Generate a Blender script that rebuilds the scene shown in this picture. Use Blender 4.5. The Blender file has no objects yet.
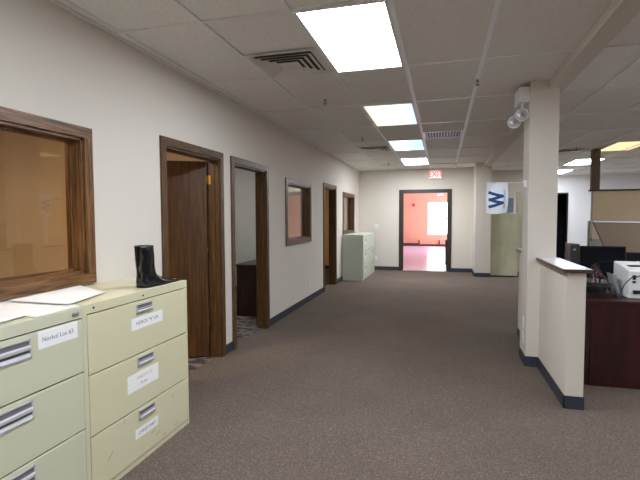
import bpy, bmesh, math, random
from mathutils import Vector, Matrix, noise
random.seed(4)
scn = bpy.context.scene
COL = scn.collection

# ---------------------------------------------------------------- camera
H = 1.4565
F_PX, YAW, PITCH, ROLL = 447.75, 0.2662, 0.0515, -0.0036
fwd = Vector((-math.sin(YAW)*math.cos(PITCH), math.cos(YAW)*math.cos(PITCH), -math.sin(PITCH)))
rt = Vector((math.cos(YAW), math.sin(YAW), 0))
up = rt.cross(fwd)
c_, s_ = math.cos(ROLL), math.sin(ROLL)
rt, up = c_*rt + s_*up, c_*up - s_*rt
camd = bpy.data.cameras.new('camera')
camd.sensor_width = 36
camd.lens = F_PX/640*36
camd.clip_start = 0.05
cam = bpy.data.objects.new('camera', camd)
m = Matrix.Identity(4)
for i in range(3):
    m[i][0], m[i][1], m[i][2] = rt[i], up[i], -fwd[i]
m.translation = (0, 0, H)
cam.matrix_world = m
COL.objects.link(cam)
scn.camera = cam

# ---------------------------------------------------------------- world, sun, exposure
w = bpy.data.worlds.new('sky')
scn.world = w
w.use_nodes = True
bg = w.node_tree.nodes['Background']
bg.inputs['Color'].default_value = (0.80, 0.90, 1.0, 1)
bg.inputs['Strength'].default_value = 5.0
sun = bpy.data.lights.new('sun', 'SUN')
sun.energy = 12
sun.angle = math.radians(1.5)
sun.color = (1.0, 0.97, 0.93)
so = bpy.data.objects.new('sun', sun)
so.rotation_euler = Vector((-0.80, -0.12, -0.42)).to_track_quat('-Z', 'Y').to_euler()
COL.objects.link(so)
scn.view_settings.view_transform = 'Standard'
scn.view_settings.look = 'None'
scn.view_settings.gamma = 1
scn.view_settings.use_curve_mapping = False
scn.view_settings.exposure = 1.10
PANEL = 12.0          # emission of the fluorescent panels

# ---------------------------------------------------------------- materials
def lin(c):
    return tuple(((x/255)/12.92 if x/255 <= .04045 else ((x/255+.055)/1.055)**2.4) for x in c) + (1,)

def mat(name, rgb, rough=.6, metal=0, spec=.5, emit=None, estr=0, coat=0):
    M = bpy.data.materials.new(name)
    M.use_nodes = True
    b = M.node_tree.nodes['Principled BSDF']
    b.inputs['Base Color'].default_value = lin(rgb)
    b.inputs['Roughness'].default_value = rough
    b.inputs['Metallic'].default_value = metal
    b.inputs['Specular IOR Level'].default_value = spec
    b.inputs['Coat Weight'].default_value = coat
    if emit:
        b.inputs['Emission Color'].default_value = lin(emit)
        b.inputs['Emission Strength'].default_value = estr
    return M

def noisy(M, c1, c2, scale=(20, 20, 20), nscale=1.0, detail=4, bump=0, dist=.01, lo=.35, hi=.65, distort=0):
    nt = M.node_tree
    b = nt.nodes['Principled BSDF']
    tc = nt.nodes.new('ShaderNodeTexCoord')
    mp = nt.nodes.new('ShaderNodeMapping')
    mp.inputs['Scale'].default_value = scale
    n = nt.nodes.new('ShaderNodeTexNoise')
    n.inputs['Scale'].default_value = nscale
    n.inputs['Detail'].default_value = detail
    n.inputs['Distortion'].default_value = distort
    r = nt.nodes.new('ShaderNodeValToRGB')
    r.color_ramp.elements[0].position = lo
    r.color_ramp.elements[1].position = hi
    r.color_ramp.elements[0].color = lin(c1)
    r.color_ramp.elements[1].color = lin(c2)
    L = nt.links.new
    L(tc.outputs['Object'], mp.inputs['Vector'])
    L(mp.outputs['Vector'], n.inputs['Vector'])
    L(n.outputs['Fac'], r.inputs['Fac'])
    L(r.outputs['Color'], b.inputs['Base Color'])
    if bump:
        bp = nt.nodes.new('ShaderNodeBump')
        bp.inputs['Strength'].default_value = bump
        bp.inputs['Distance'].default_value = dist
        L(n.outputs['Fac'], bp.inputs['Height'])
        L(bp.outputs['Normal'], b.inputs['Normal'])
    return M

def wood(name, c1, c2, axis, rough=.45, fine=110, coat=0):
    M = mat(name, c1, rough, coat=coat)
    sc = [fine, fine, fine]
    sc[axis] = fine/22
    return noisy(M, c1, c2, tuple(sc), 1.0, 5, .12, .002, .34, .68, .7)

def paint(name, c, rough=.75, var=4, sc=3):
    M = mat(name, c, rough)
    d = tuple(max(0, x-var) for x in c)
    return noisy(M, d, c, (sc, sc, sc), 1.0, 3)

def pebbled(M, scale, strength, dist):
    nt = M.node_tree
    b = nt.nodes['Principled BSDF']
    tc = nt.nodes.new('ShaderNodeTexCoord')
    n = nt.nodes.new('ShaderNodeTexNoise')
    n.inputs['Scale'].default_value = scale
    n.inputs['Detail'].default_value = 3
    bp = nt.nodes.new('ShaderNodeBump')
    bp.inputs['Strength'].default_value = strength
    bp.inputs['Distance'].default_value = dist
    nt.links.new(tc.outputs['Object'], n.inputs['Vector'])
    nt.links.new(n.outputs['Fac'], bp.inputs['Height'])
    nt.links.new(bp.outputs['Normal'], b.inputs['Normal'])
    return M

def carpet():
    M = mat('loop_carpet', (100, 85, 76), .95, spec=.15)
    nt = M.node_tree
    L = nt.links.new
    b = nt.nodes['Principled BSDF']
    tc = nt.nodes.new('ShaderNodeTexCoord')
    n1 = nt.nodes.new('ShaderNodeTexNoise')
    n1.inputs['Scale'].default_value = 230
    n1.inputs['Detail'].default_value = 4
    mp = nt.nodes.new('ShaderNodeMapping')
    mp.inputs['Scale'].default_value = (110, 150, 1)
    v = nt.nodes.new('ShaderNodeTexVoronoi')
    v.inputs['Scale'].default_value = 1.0
    n2 = nt.nodes.new('ShaderNodeTexNoise')
    n2.inputs['Scale'].default_value = 1.3
    n2.inputs['Detail'].default_value = 3
    L(tc.outputs['Object'], n1.inputs['Vector'])
    L(tc.outputs['Object'], mp.inputs['Vector'])
    L(mp.outputs['Vector'], v.inputs['Vector'])
    L(tc.outputs['Object'], n2.inputs['Vector'])
    r1 = nt.nodes.new('ShaderNodeValToRGB')
    r1.color_ramp.elements[0].position = .25
    r1.color_ramp.elements[1].position = .75
    r1.color_ramp.elements[0].color = lin(CARPET_DARK)
    r1.color_ramp.elements[1].color = lin(CARPET_LIGHT)
    add = nt.nodes.new('ShaderNodeMath')
    add.operation = 'MULTIPLY_ADD'
    add.inputs[1].default_value = .45
    mul = nt.nodes.new('ShaderNodeMath')
    mul.operation = 'MULTIPLY'
    mul.inputs[1].default_value = .55
    L(n1.outputs['Fac'], mul.inputs[0])
    L(v.outputs['Distance'], add.inputs[0])
    L(mul.outputs[0], add.inputs[2])
    L(add.outputs[0], r1.inputs['Fac'])
    mx = nt.nodes.new('ShaderNodeMix')
    mx.data_type = 'RGBA'
    mx.blend_type = 'MULTIPLY'
    r2 = nt.nodes.new('ShaderNodeValToRGB')
    r2.color_ramp.elements[0].position = .3
    r2.color_ramp.elements[1].position = .7
    r2.color_ramp.elements[0].color = (.86, .85, .84, 1)
    r2.color_ramp.elements[1].color = (1, 1, 1, 1)
    L(n2.outputs['Fac'], r2.inputs['Fac'])
    mx.inputs['Factor'].default_value = 1
    L(r1.outputs['Color'], mx.inputs['A'])
    L(r2.outputs['Color'], mx.inputs['B'])
    L(mx.outputs['Result'], b.inputs['Base Color'])
    bp = nt.nodes.new('ShaderNodeBump')
    bp.inputs['Strength'].default_value = .5
    bp.inputs['Distance'].default_value = .004
    L(add.outputs[0], bp.inputs['Height'])
    L(bp.outputs['Normal'], b.inputs['Normal'])
    return M

CARPET_DARK = (68, 59, 53)
CARPET_LIGHT = (132, 117, 105)
M = {}
M['wall'] = pebbled(mat('greige_wall_paint', (219, 210, 198), .8, spec=.3), 220, .06, .002)
M['wall_white'] = pebbled(mat('white_wall_paint', (232, 229, 228), .8, spec=.3), 220, .06, .002)
M['wall_tan'] = paint('tan_office_paint', (200, 180, 152))
M['wall_warm'] = paint('cream_office_paint', (224, 196, 152))
M['wall_grey'] = paint('grey_office_paint', (205, 205, 198))
M['coral'] = paint('coral_wall_paint', (240, 181, 150), var=2)
M['carpet'] = carpet()
M['office_carpet'] = noisy(mat('blotchy_office_carpet', (90, 80, 80), .95), (58, 50, 48), (118, 108, 104), (7, 11, 7), 1.0, 3, lo=.44, hi=.56)
M['tile'] = pebbled(noisy(mat('mineral_ceiling_tile', (238, 235, 230), .9, spec=.2), (231, 228, 223), (242, 239, 234), (60, 60, 60), 1.0, 4, lo=.3, hi=.6), 260, .25, .002)
M['tbar'] = mat('white_metal_ceiling_grid', (236, 234, 232), .32, 0, .6)
M['sheen_bar'] = mat('doorway_sheen_ceiling_bar', (250, 252, 255), .34, 0, .6)  # whiter than the other bars; doorway reflection put into the base colour
M['cove'] = mat('charcoal_vinyl_cove_base', (52, 58, 69), .5)
M['oak_y'] = wood('dark_oak_trim_lengthwise', (56, 38, 22), (110, 78, 46), 1, .4)
M['oak_z'] = wood('dark_oak_trim_upright', (56, 38, 22), (110, 78, 46), 2, .4)
M['oak_x'] = wood('dark_oak_trim_crosswise', (56, 38, 22), (110, 78, 46), 0, .4)
M['gold_y'] = wood('golden_brown_oak_lengthwise', (58, 34, 16), (144, 100, 56), 1, .4, 95)
M['gold_z'] = wood('golden_brown_oak_upright', (58, 34, 16), (144, 100, 56), 2, .4, 95)
M['leaf'] = wood('stained_oak_veneer_door', (58, 36, 14), (96, 62, 27), 2, .4, 60)
M['brown_trim'] = mat('dark_brown_metal_door_frame', (52, 46, 42), .45)
M['brass'] = mat('brass_hinge', (205, 160, 80), .3, .9)
M['dark_hinge'] = mat('aged_bronze_hinge', (110, 82, 48), .4, .8)
M['steel'] = mat('brushed_steel', (190, 190, 192), .3, .9)
M['putty'] = pebbled(mat('putty_enamel_steel', (212, 205, 171), .38), 500, .05, .001)
M['putty_green'] = pebbled(mat('greenish_putty_enamel_steel', (204, 201, 174), .38), 500, .05, .001)
M['putty_far'] = pebbled(mat('pale_green_enamel_steel', (196, 202, 184), .4), 500, .05, .001)
M['cream'] = mat('cream_enamel', (236, 230, 205), .5)
M['gap'] = mat('dark_drawer_gap', (46, 42, 34), .8)
M['scuff'] = mat('grey_scuff_mark', (120, 114, 92), .8)
M['alu'] = mat('aluminium_drawer_pull', (205, 203, 207), .35, .35)
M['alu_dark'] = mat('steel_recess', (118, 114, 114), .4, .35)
M['paper'] = mat('white_paper', (240, 238, 236), .85)
M['paper2'] = mat('off_white_paper', (236, 230, 226), .85)
M['ink'] = mat('black_marker_ink', (88, 88, 96), .8)
M['red_ink'] = mat('faded_red_marker_ink', (205, 120, 100), .8)
M['gloss_black'] = mat('glossy_black_vinyl', (14, 15, 20), .16, coat=.5)
M['black'] = mat('black_plastic', (18, 18, 20), .4)
M['black_screen'] = mat('black_glass_screen', (10, 13, 22), .12)
M['charcoal'] = mat('charcoal_plastic', (48, 46, 46), .5)
M['white_pl'] = mat('white_plastic', (236, 236, 236), .4)
M['grey_pl'] = mat('grey_plastic', (150, 152, 156), .45)
M['vent'] = mat('off_white_vent_metal', (226, 222, 216), .4)
M['vent_dark'] = mat('dark_duct_interior', (84, 80, 77), .9)
M['vent_blue'] = mat('blue_grey_duct_interior', (112, 130, 150), .7)
M['cherry'] = noisy(mat('dark_cherry_laminate', (56, 20, 24), .35), (46, 17, 21), (64, 24, 28), (18, 18, 2.2), 1.0, 4)
M['espresso'] = noisy(mat('espresso_desk_laminate', (52, 30, 26), .4), (40, 24, 20), (66, 38, 32), (18, 18, 2.2), 1.0, 4)
M['cap_top'] = mat('pale_grey_laminate_counter', (222, 220, 226), .22)
M['cap_edge'] = wood('walnut_counter_edge', (60, 42, 34), (98, 72, 58), 1, .4)
M['tanfab'] = noisy(mat('tan_woven_partition_fabric', (212, 194, 164), .95), (200, 180, 150), (220, 202, 172), (160, 160, 160), 1.0, 2)
M['taupefab'] = noisy(mat('taupe_partition_fabric', (134, 116, 98), .95), (124, 106, 89), (142, 124, 104), (160, 160, 160), 1.0, 2)
M['greenfab'] = noisy(mat('sage_partition_fabric', (208, 208, 176), .9), (200, 200, 168), (214, 214, 184), (4, 4, 2), 1.0, 2)
M['greyfab'] = mat('grey_partition_frame', (160, 158, 150), .7)
M['rail'] = mat('dark_brown_partition_rail', (50, 32, 24), .45)
M['postbrown'] = mat('brown_partition_post', (84, 62, 46), .5)
M['flag'] = mat('white_flag_cloth', (232, 235, 242), .9)
M['flag_blue'] = mat('blue_flag_letter', (24, 74, 128), .85)
M['exit_face'] = mat('exit_sign_face', (250, 236, 234), .5, emit=(255, 225, 222), estr=.25)
M['exit_red'] = mat('exit_sign_lettering', (225, 25, 45), .5, emit=(255, 20, 50), estr=.35)
M['alarm'] = mat('red_alarm_plastic', (190, 20, 24), .4)
M['copper'] = mat('brass_sprinkler_head', (120, 100, 80), .4, .8)
M['bulb'] = mat('clear_lamp_lens', (225, 225, 228), .12, .35)
M['gym'] = mat('polished_lilac_floor', (224, 214, 248), .22, spec=.45, coat=.1)
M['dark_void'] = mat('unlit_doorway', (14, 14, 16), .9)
M['thresh'] = mat('aluminium_threshold', (190, 188, 184), .35, .8)
M['red_cable'] = mat('red_cable_jacket', (118, 34, 40), .5)

def glass(name, tint, rough=0.0):
    g = mat(name, tint, rough)
    b = g.node_tree.nodes['Principled BSDF']
    b.inputs['Transmission Weight'].default_value = 1
    b.inputs['IOR'].default_value = 1.5
    return g
M['glass'] = glass('bronze_tinted_office_glass', (250, 241, 226))
M['clear'] = glass('clear_window_glass', (252, 252, 252))
M['lens'] = glass('clear_lamp_globe', (250, 250, 250), .05)

# ---------------------------------------------------------------- mesh helpers
class MB:
    def __init__(s):
        s.v, s.f, s.mi, s.sm = [], [], [], []
    def add(s, vs, fs, mi=0, smooth=False):
        o = len(s.v)
        s.v += [tuple(v) for v in vs]
        s.f += [tuple(i+o for i in f) for f in fs]
        s.mi += [mi]*len(fs)
        s.sm += [smooth]*len(fs)
        return s
    def box(s, x0, x1, y0, y1, z0, z1, mi=0, skip=()):
        x0, x1 = sorted((x0, x1)); y0, y1 = sorted((y0, y1)); z0, z1 = sorted((z0, z1))
        vs = [(x0,y0,z0),(x1,y0,z0),(x1,y1,z0),(x0,y1,z0),(x0,y0,z1),(x1,y0,z1),(x1,y1,z1),(x0,y1,z1)]
        fs = {'-z':(0,3,2,1),'+z':(4,5,6,7),'-y':(0,1,5,4),'+x':(1,2,6,5),'+y':(2,3,7,6),'-x':(3,0,4,7)}
        return s.add(vs, [f for k, f in fs.items() if k not in skip], mi)
    def rbox(s, x0, x1, y0, y1, z0, z1, r=.004, mi=0, seg=2):
        bm = bmesh.new()
        bmesh.ops.create_cube(bm, size=1)
        for v in bm.verts:
            v.co = Vector(((x0+x1)/2+v.co.x*abs(x1-x0), (y0+y1)/2+v.co.y*abs(y1-y0), (z0+z1)/2+v.co.z*abs(z1-z0)))
        bmesh.ops.bevel(bm, geom=bm.edges[:], offset=r, segments=seg, affect='EDGES', profile=.5)
        return s.bm(bm, mi)
    def bm(s, bm, mi=0, smooth=False):
        bm.verts.ensure_lookup_table()
        for i, v in enumerate(bm.verts): v.index = i
        s.add([v.co[:] for v in bm.verts], [[v.index for v in f.verts] for f in bm.faces], mi, smooth)
        bm.free()
        return s
    def cyl(s, p, q, r, r2=None, n=20, mi=0):
        p, q = Vector(p), Vector(q)
        r2 = r if r2 is None else r2
        d = (q-p).normalized()
        a = d.orthogonal().normalized(); b = d.cross(a)
        vs = []
        for c, rr in ((p, r), (q, r2)):
            for i in range(n):
                t = 2*math.pi*i/n
                vs.append(c + a*math.cos(t)*rr + b*math.sin(t)*rr)
        o = len(s.v)
        s.add(vs, [(i, (i+1) % n, n+(i+1) % n, n+i) for i in range(n)], mi, True)
        s.add([], [], mi)
        s.f += [tuple(o+i for i in reversed(range(n))), tuple(o+n+i for i in range(n))]
        s.mi += [mi, mi]; s.sm += [False, False]
        return s
    def sphere(s, c, r, mi=0, sc=(1, 1, 1), n=16):
        bm = bmesh.new()
        bmesh.ops.create_uvsphere(bm, u_segments=n, v_segments=n//2+2, radius=r)
        for v in bm.verts:
            v.co = Vector((v.co.x*sc[0]+c[0], v.co.y*sc[1]+c[1], v.co.z*sc[2]+c[2]))
        return s.bm(bm, mi, True)
    def prism(s, pts, axis, a0, a1, mi=0):
        """polygon pts in the plane across `axis`, extruded from a0 to a1"""
        def P(u, v, a):
            return {0: (a, u, v), 1: (u, a, v), 2: (u, v, a)}[axis]
        n = len(pts)
        vs = [P(u, v, a0) for u, v in pts]+[P(u, v, a1) for u, v in pts]
        fs = [(i, (i+1) % n, n+(i+1) % n, n+i) for i in range(n)]
        fs += [tuple(reversed(range(n))), tuple(range(n, 2*n))]
        return s.add(vs, fs, mi)
    def tube(s, pts, r, mi=0, n=8):
        pts = [Vector(p) for p in pts]
        out = []
        for i in range(len(pts)-1):          # Catmull-Rom smoothing
            p0, p1, p2, p3 = pts[max(i-1, 0)], pts[i], pts[i+1], pts[min(i+2, len(pts)-1)]
            for k in range(6):
                t = k/6
                out.append(.5*((2*p1)+(p2-p0)*t+(2*p0-5*p1+4*p2-p3)*t*t+(3*p1-p0-3*p2+p3)*t**3))
        out.append(pts[-1])
        vs = []
        for i, p in enumerate(out):
            d = (out[min(i+1, len(out)-1)]-out[max(i-1, 0)]).normalized()
            a = d.cross(Vector((0.12, 0.2, 1))).normalized(); b = d.cross(a)
            for k in range(n):
                t = 2*math.pi*k/n
                vs.append(p+a*math.cos(t)*r+b*math.sin(t)*r)
        fs = []
        for i in range(len(out)-1):
            for k in range(n):
                fs.append((i*n+k, i*n+(k+1) % n, (i+1)*n+(k+1) % n, (i+1)*n+k))
        fs += [tuple(reversed(range(n))), tuple(range(len(vs)-n, len(vs)))]
        return s.add(vs, fs, mi, True)
    def text(s, txt, size, fn, mi=0):
        """flat lettering; fn maps (u, v) of the centred text to a point"""
        cu = bpy.data.curves.new('t', 'FONT')
        cu.body = txt; cu.size = size; cu.align_x = 'CENTER'; cu.align_y = 'CENTER'
        cu.resolution_u = 3
        ob = bpy.data.objects.new('t', cu)
        COL.objects.link(ob)
        dg = bpy.context.evaluated_depsgraph_get()
        me = bpy.data.meshes.new_from_object(ob.evaluated_get(dg))
        s.add([fn(v.co.x, v.co.y) for v in me.vertices], [tuple(p.vertices) for p in me.polygons], mi)
        bpy.data.objects.remove(ob); bpy.data.curves.remove(cu); bpy.data.meshes.remove(me)
        return s
    def build(s, name, mats, parent=None, loc=None, fix=True):
        """verts are given in world space (or in the parent's space, when it is a thing with a base point)"""
        me = bpy.data.meshes.new(name)
        me.from_pydata(s.v, [], s.f)
        if not isinstance(mats, (list, tuple)): mats = [mats]
        for k in mats: me.materials.append(M[k] if isinstance(k, str) else k)
        me.polygons.foreach_set('material_index', s.mi)
        me.polygons.foreach_set('use_smooth', s.sm)
        me.update()
        if fix:
            bm = bmesh.new(); bm.from_mesh(me)
            bmesh.ops.recalc_face_normals(bm, faces=bm.faces[:])
            bm.to_mesh(me); bm.free()
        o = bpy.data.objects.new(name, me)
        COL.objects.link(o)
        if parent: o.parent = parent
        if loc: o.location = loc
        return o

def tag(o, label=None, cat=None, group=None, kind=None):
    if label: o['label'] = label
    if cat: o['category'] = cat
    if group: o['group'] = group
    if kind: o['kind'] = kind
    return o
def thing(name, label, cat, loc=(0, 0, 0), rz=0, group=None):
    o = bpy.data.objects.new(name, None)
    o.empty_display_size = .1
    COL.objects.link(o)
    o.location = loc; o.rotation_euler = (0, 0, rz)
    return tag(o, label, cat, group)
def struct(o, label, cat):
    return tag(o, label, cat, None, 'structure')
def copy_tree(o, parent=None):
    c = o.copy(); COL.objects.link(c)
    if parent: c.parent = parent
    for ch in [k for k in bpy.data.objects if k.parent == o]:
        copy_tree(ch, c)
    return c

# ---------------------------------------------------------------- dimensions
CE = 2.7166           # ceiling
XW = -2.209           # left wall face
WT = 0.125            # its thickness
XO = XW - WT
YF = 12.251           # far wall face
YB = -4.6             # wall behind the viewpoint
XR = 7.6              # right wall of the open office
YR = 15.5             # far wall of the open office
XOFF = -5.9           # outer wall of the small offices
GX0, GY0 = -0.9157, 2.672   # a node of the ceiling grid
DOORS = [(3.25, 4.18), (4.50, 5.43), (8.40, 9.35)]     # clear openings, head 2.05
WINS = [(1.13, 2.372), (6.25, 7.415), (10.15, 11.40)]   # openings, 1.10 to 1.965
WZ0, WZ1, DH = 1.10, 1.962, 2.05

# ---------------------------------------------------------------- structure
def strip_wall(name, x0, x1, y0, y1, holes, matl, label, top=CE+.1):
    """wall running along y with rectangular holes (y0,y1,z0,z1)"""
    b = MB(); y = y0
    for h in sorted(holes):
        b.box(x0, x1, y, h[0], 0, top)
        if h[2] > 0: b.box(x0, x1, h[0], h[1], 0, h[2])
        b.box(x0, x1, h[0], h[1], h[3], top)
        y = h[1]
    b.box(x0, x1, y, y1, 0, top)
    return struct(b.build(name, matl), label, 'wall')
def cross_wall(name, y0, y1, x0, x1, holes, matl, label, top=CE+.1):
    b = MB(); x = x0
    for h in sorted(holes):
        b.box(x, h[0], y0, y1, 0, top)
        if h[2] > 0: b.box(h[0], h[1], y0, y1, 0, h[2])
        b.box(h[0], h[1], y0, y1, h[3], top)
        x = h[1]
    b.box(x, x1, y0, y1, 0, top)
    return struct(b.build(name, matl), label, 'wall')

struct(MB().box(XW-.06, XR+.2, YB-.2, YF+.02, -.1, 0).box(1.05, XR+.2, YF+.02, YR+.2, -.1, 0).build('floor', 'carpet'), 'brown grey loop carpet across the open office', 'floor')
struct(MB().box(XOFF-.2, XW-.06, YB-.2, YF, -.1, 0).build('floor_office', 'office_carpet'), 'blotchy dark patterned carpet inside the small offices', 'floor')
struct(MB().box(XOFF-.2, XR+.2, YB-.2, YR+.2, CE+.012, CE+.16).build('ceiling', 'tile'), 'speckled white drop ceiling tiles', 'ceiling')
strip_wall('wall_left', XO, XW, YB, YF+.13,
           [(a, b_, 0, DH) for a, b_ in DOORS]+[(a, b_, WZ0, WZ1) for a, b_ in WINS],
           'wall', 'long greige painted wall with office doors and windows')
DX0, DX1, FDH = -1.045, 0.16, 2.10
cross_wall('wall_far', YF, YF+.13, XO, 1.12, [(DX0, DX1, 0, FDH)], 'wall', 'greige end wall of the hallway around the doorway to the coral room')
cross_wall('wall_far_recess', 13.4, 13.53, 1.0, 2.35, [], 'wall', 'greige wall set back behind the hanging flag')
strip_wall('wall_recess_side', 2.25, 2.35, 13.53, YR, [], 'wall_white', 'short return wall beside the recess')
strip_wall('wall_pier_side', 1.0, 1.12, YF+.13, 13.4, [], 'wall', 'side wall of the recess behind the pier')
cross_wall('wall_back', YB-.13, YB, XOFF, XR, [], 'wall', 'greige wall behind the viewpoint')
cross_wall('wall_right_far', YR, YR+.13, 2.25, XR+.13, [(3.40, 3.735, 0, 2.14)], 'wall_white', 'white far wall of the open office')
strip_wall('wall_right', XR, XR+.13, YB, YR, [], 'wall_white', 'white right wall of the open office')
MBd = MB().box(3.40, 3.735, YR+.125, YR+.128, 0, 2.14)
# offices behind the left wall
strip_wall('wall_office_outer', XOFF-.1, XOFF, YB, YF, [], 'wall_grey', 'outer wall of the small offices')
for y0, y1, ma, mb, nm in ((4.28, 4.40, 'wall_tan', 'wall_grey', 'first'), (8.08, 8.20, 'wall_grey', 'wall_warm', 'second'), (YF-.12, YF, 'wall_warm', 'wall_warm', 'last')):
    b = MB().box(XOFF, XO, y0, (y0+y1)/2, 0, CE+.05).box(XOFF, XO, (y0+y1)/2, y1, 0, CE+.05, 1)
    struct(b.build('wall_office_'+nm, [ma, mb]), '%s partition wall between the small offices' % nm, 'wall')

# far pier, free standing column, beam, low walls
struct(MB().box(.765, 1.12, 11.35, YF, 0, CE+.05).build('wall_pier', 'wall'), 'greige pier standing forward at the end of the hallway', 'pier')
CX0, CX1, CY0, CY1 = .795, 1.045, 4.665, 5.0
struct(MB().box(CX0, CX1, CY0, CY1, 0, CE+.01).build('column', 'wall'), 'square greige column beside the low wall', 'column')
struct(MB().box(.955, 1.10, YB, 11.35, 2.645, CE+.02).build('beam', 'wall'), 'shallow greige ceiling beam running over the column', 'beam')
def low_wall(y0, y1, cy0, cy1, label):
    b = MB().box(.908, 1.035, y0, y1, 0, 1.035)
    o = struct(b.build('wall_low', 'wall'), label, 'half wall')
    c = MB().rbox(.872, 1.075, cy0, cy1, 1.035, 1.062, .003)
    c.box(.878, 1.069, cy0+.006, cy1-.006, 1.062, 1.0635, 1)
    c.build('counter_cap', ['cap_edge', 'cap_top'], o)
low_wall(3.70, CY0, 3.665, CY0, 'low wall with a pale counter cap in front of the column')
low_wall(CY1, 5.88, CY1, 5.91, 'low wall continuing behind the column')

# baseboards
def base(name, segs, label):
    b = MB()
    for x0, x1, y0, y1 in segs:
        b.box(x0, x1, y0, y1, 0, .098)
        # cove toe
    return struct(b.build(name, 'cove'), label, 'baseboard')
tk = .007
ys = [YB]+[v for a, b_ in DOORS for v in (a-.07, b_+.07)]+[YF]
base('baseboard_left', [(XW, XW+tk, ys[i], ys[i+1]) for i in range(0, len(ys), 2)], 'charcoal vinyl baseboard along the left wall')
base('baseboard_far', [(XW, DX0-.08, YF-tk, YF), (DX1+.08, .765, YF-tk, YF)], 'charcoal vinyl baseboard on the end wall')
base('baseboard_pier', [(.765-tk, 1.12+tk, 11.35-tk, 11.35), (.765-tk, .765, 11.35, YF), (1.12, 1.12+tk, 11.35, 13.4)], 'charcoal baseboard round the pier')
base('baseboard_column', [(CX0-tk, .908, CY0-tk, CY0), (CX0-tk, CX0, CY0, CY1), (CX0-tk, .908, CY1, CY1+tk), (CX1, CX1+tk, CY0, CY1)], 'charcoal baseboard round the column')
base('baseboard_low', [(.908-tk, .908, 3.70-tk, CY0-tk), (.908-tk, 1.035+tk, 3.70-tk, 3.70), (1.035, 1.035+tk, 3.70, 4.2),
                       (.908-tk, .908, CY1+tk, 5.88), (.908-tk, 1.035+tk, 5.88, 5.88+tk)], 'charcoal baseboard along the low walls')
base('baseboard_right', [(2.35, 3.40, YR-tk, YR), (3.735, XR, YR-tk, YR), (1.12, 2.35, 13.4-tk, 13.4), (XR-tk, XR, YB, YR)], 'charcoal baseboard in the open office')
base('baseboard_office', [(XOFF, XO, 4.28-tk, 4.28), (XOFF, XO, 8.08-tk, 8.08), (XOFF, XO, YF-.12-tk, YF-.12), (XOFF, XOFF+tk, YB, YF)], 'charcoal baseboard inside the small offices')

# ceiling grid
g = MB()
g2 = MB()
bw = .012
x = GX0-.6096*2
while x > XOFF: x -= .6096
while x < XR:
    if x > XOFF+.1:
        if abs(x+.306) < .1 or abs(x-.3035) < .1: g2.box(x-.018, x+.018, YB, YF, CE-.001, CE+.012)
        elif abs(x-.913) < .05: g.box(x-bw, x+bw, 11.4, YR, CE, CE+.012)
        else: g.box(x-bw, x+bw, YB, YR, CE, CE+.012)
    x += .6096
y = GY0
while y > YB: y -= 1.2192
while y < YR:
    if y > YB: g.box(XOFF, XR, y-bw, y+bw, CE+.0005, CE+.0125)
    y += 1.2192
struct(g2.build('trim_ceiling_sheen_bar', 'sheen_bar'), 'two wider ceiling bars beside the hallway lights, whitened to imitate doorway sheen', 'ceiling grid')
struct(g.build('ceiling_grid', 'tbar'), 'white metal bars holding the ceiling tiles', 'ceiling grid')
a = MB().box(XW, XW+.022, YB, YF, CE-.004, CE+.012).box(XW, 1.0, YF-.022, YF, CE-.004, CE+.012).box(2.35, XR, YR-.022, YR, CE-.004, CE+.012)
struct(a.build('trim_ceiling', 'tbar'), 'thin white angle trim where ceiling meets wall', 'trim')

# ---------------------------------------------------------------- doors and windows in the left wall
def oak_frame(parent, y0, y1, z0, z1, sill, name, oy='oak_y', oz='oak_z'):
    """trim on the corridor face plus jamb lining; y0..z1 is the clear opening"""
    tw, tt = .068, .018
    b = MB()
    zt = z1+tw
    zb = z0-tw if sill else 0
    for xa, xb in ((XW, XW+tt), (XO-tt, XO)):
        b.box(xa, xb, y0-tw, y0, zb, z1, 1)
        b.box(xa, xb, y1, y1+tw, zb, z1, 1)
        b.prism([(y0-tw, zt), (y1+tw, zt), (y1+tw, z1), (y0-tw, z1)], 0, xa, xb, 0)
        if sill:
            b.prism([(y0-tw, z0-tw), (y1+tw, z0-tw), (y1+tw, z0), (y0-tw, z0)], 0, xa, xb+.001, 0)
    b.build(name+'_trim', [oy, oz], parent)
    j = MB()
    jt = .018
    j.box(XO, XW+.003, y0, y0+jt, z0, z1, 1).box(XO, XW+.003, y1-jt, y1, z0, z1, 1).box(XO, XW+.003, y0, y1, z1-jt, z1, 0)
    if sill:
        j.box(XO, XW+.003, y0, y1, z0, z0+jt, 0)
        for xa, xb in ((XO+.028, XO+.044), (XO+.052, XO+.068)):     # glazing stops
            j.box(xa, xb, y0+jt, y0+jt+.014, z0+jt, z1-jt, 1).box(xa, xb, y1-jt-.014, y1-jt, z0+jt, z1-jt, 1)
            j.box(xa, xb, y0+jt, y1-jt, z1-jt-.014, z1-jt, 0).box(xa, xb, y0+jt, y1-jt, z0+jt, z0+jt+.014, 0)
    else:
        j.box(XO+.05, XO+.085, y0+jt, y0+jt+.012, z0, z1-jt, 1).box(XO+.05, XO+.085, y1-jt-.012, y1-jt, z0, z1-jt, 1).box(XO+.05, XO+.085, y0+jt, y1-jt, z1-jt-.012, z1-jt, 0)
    j.build(name+'_jamb', [oy, oz], parent)

def loc_thing(name, label, cat): 
    o = bpy.data.objects.new(name, None); COL.objects.link(o)
    o.empty_display_size = .1
    return struct(o, label, cat)

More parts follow.
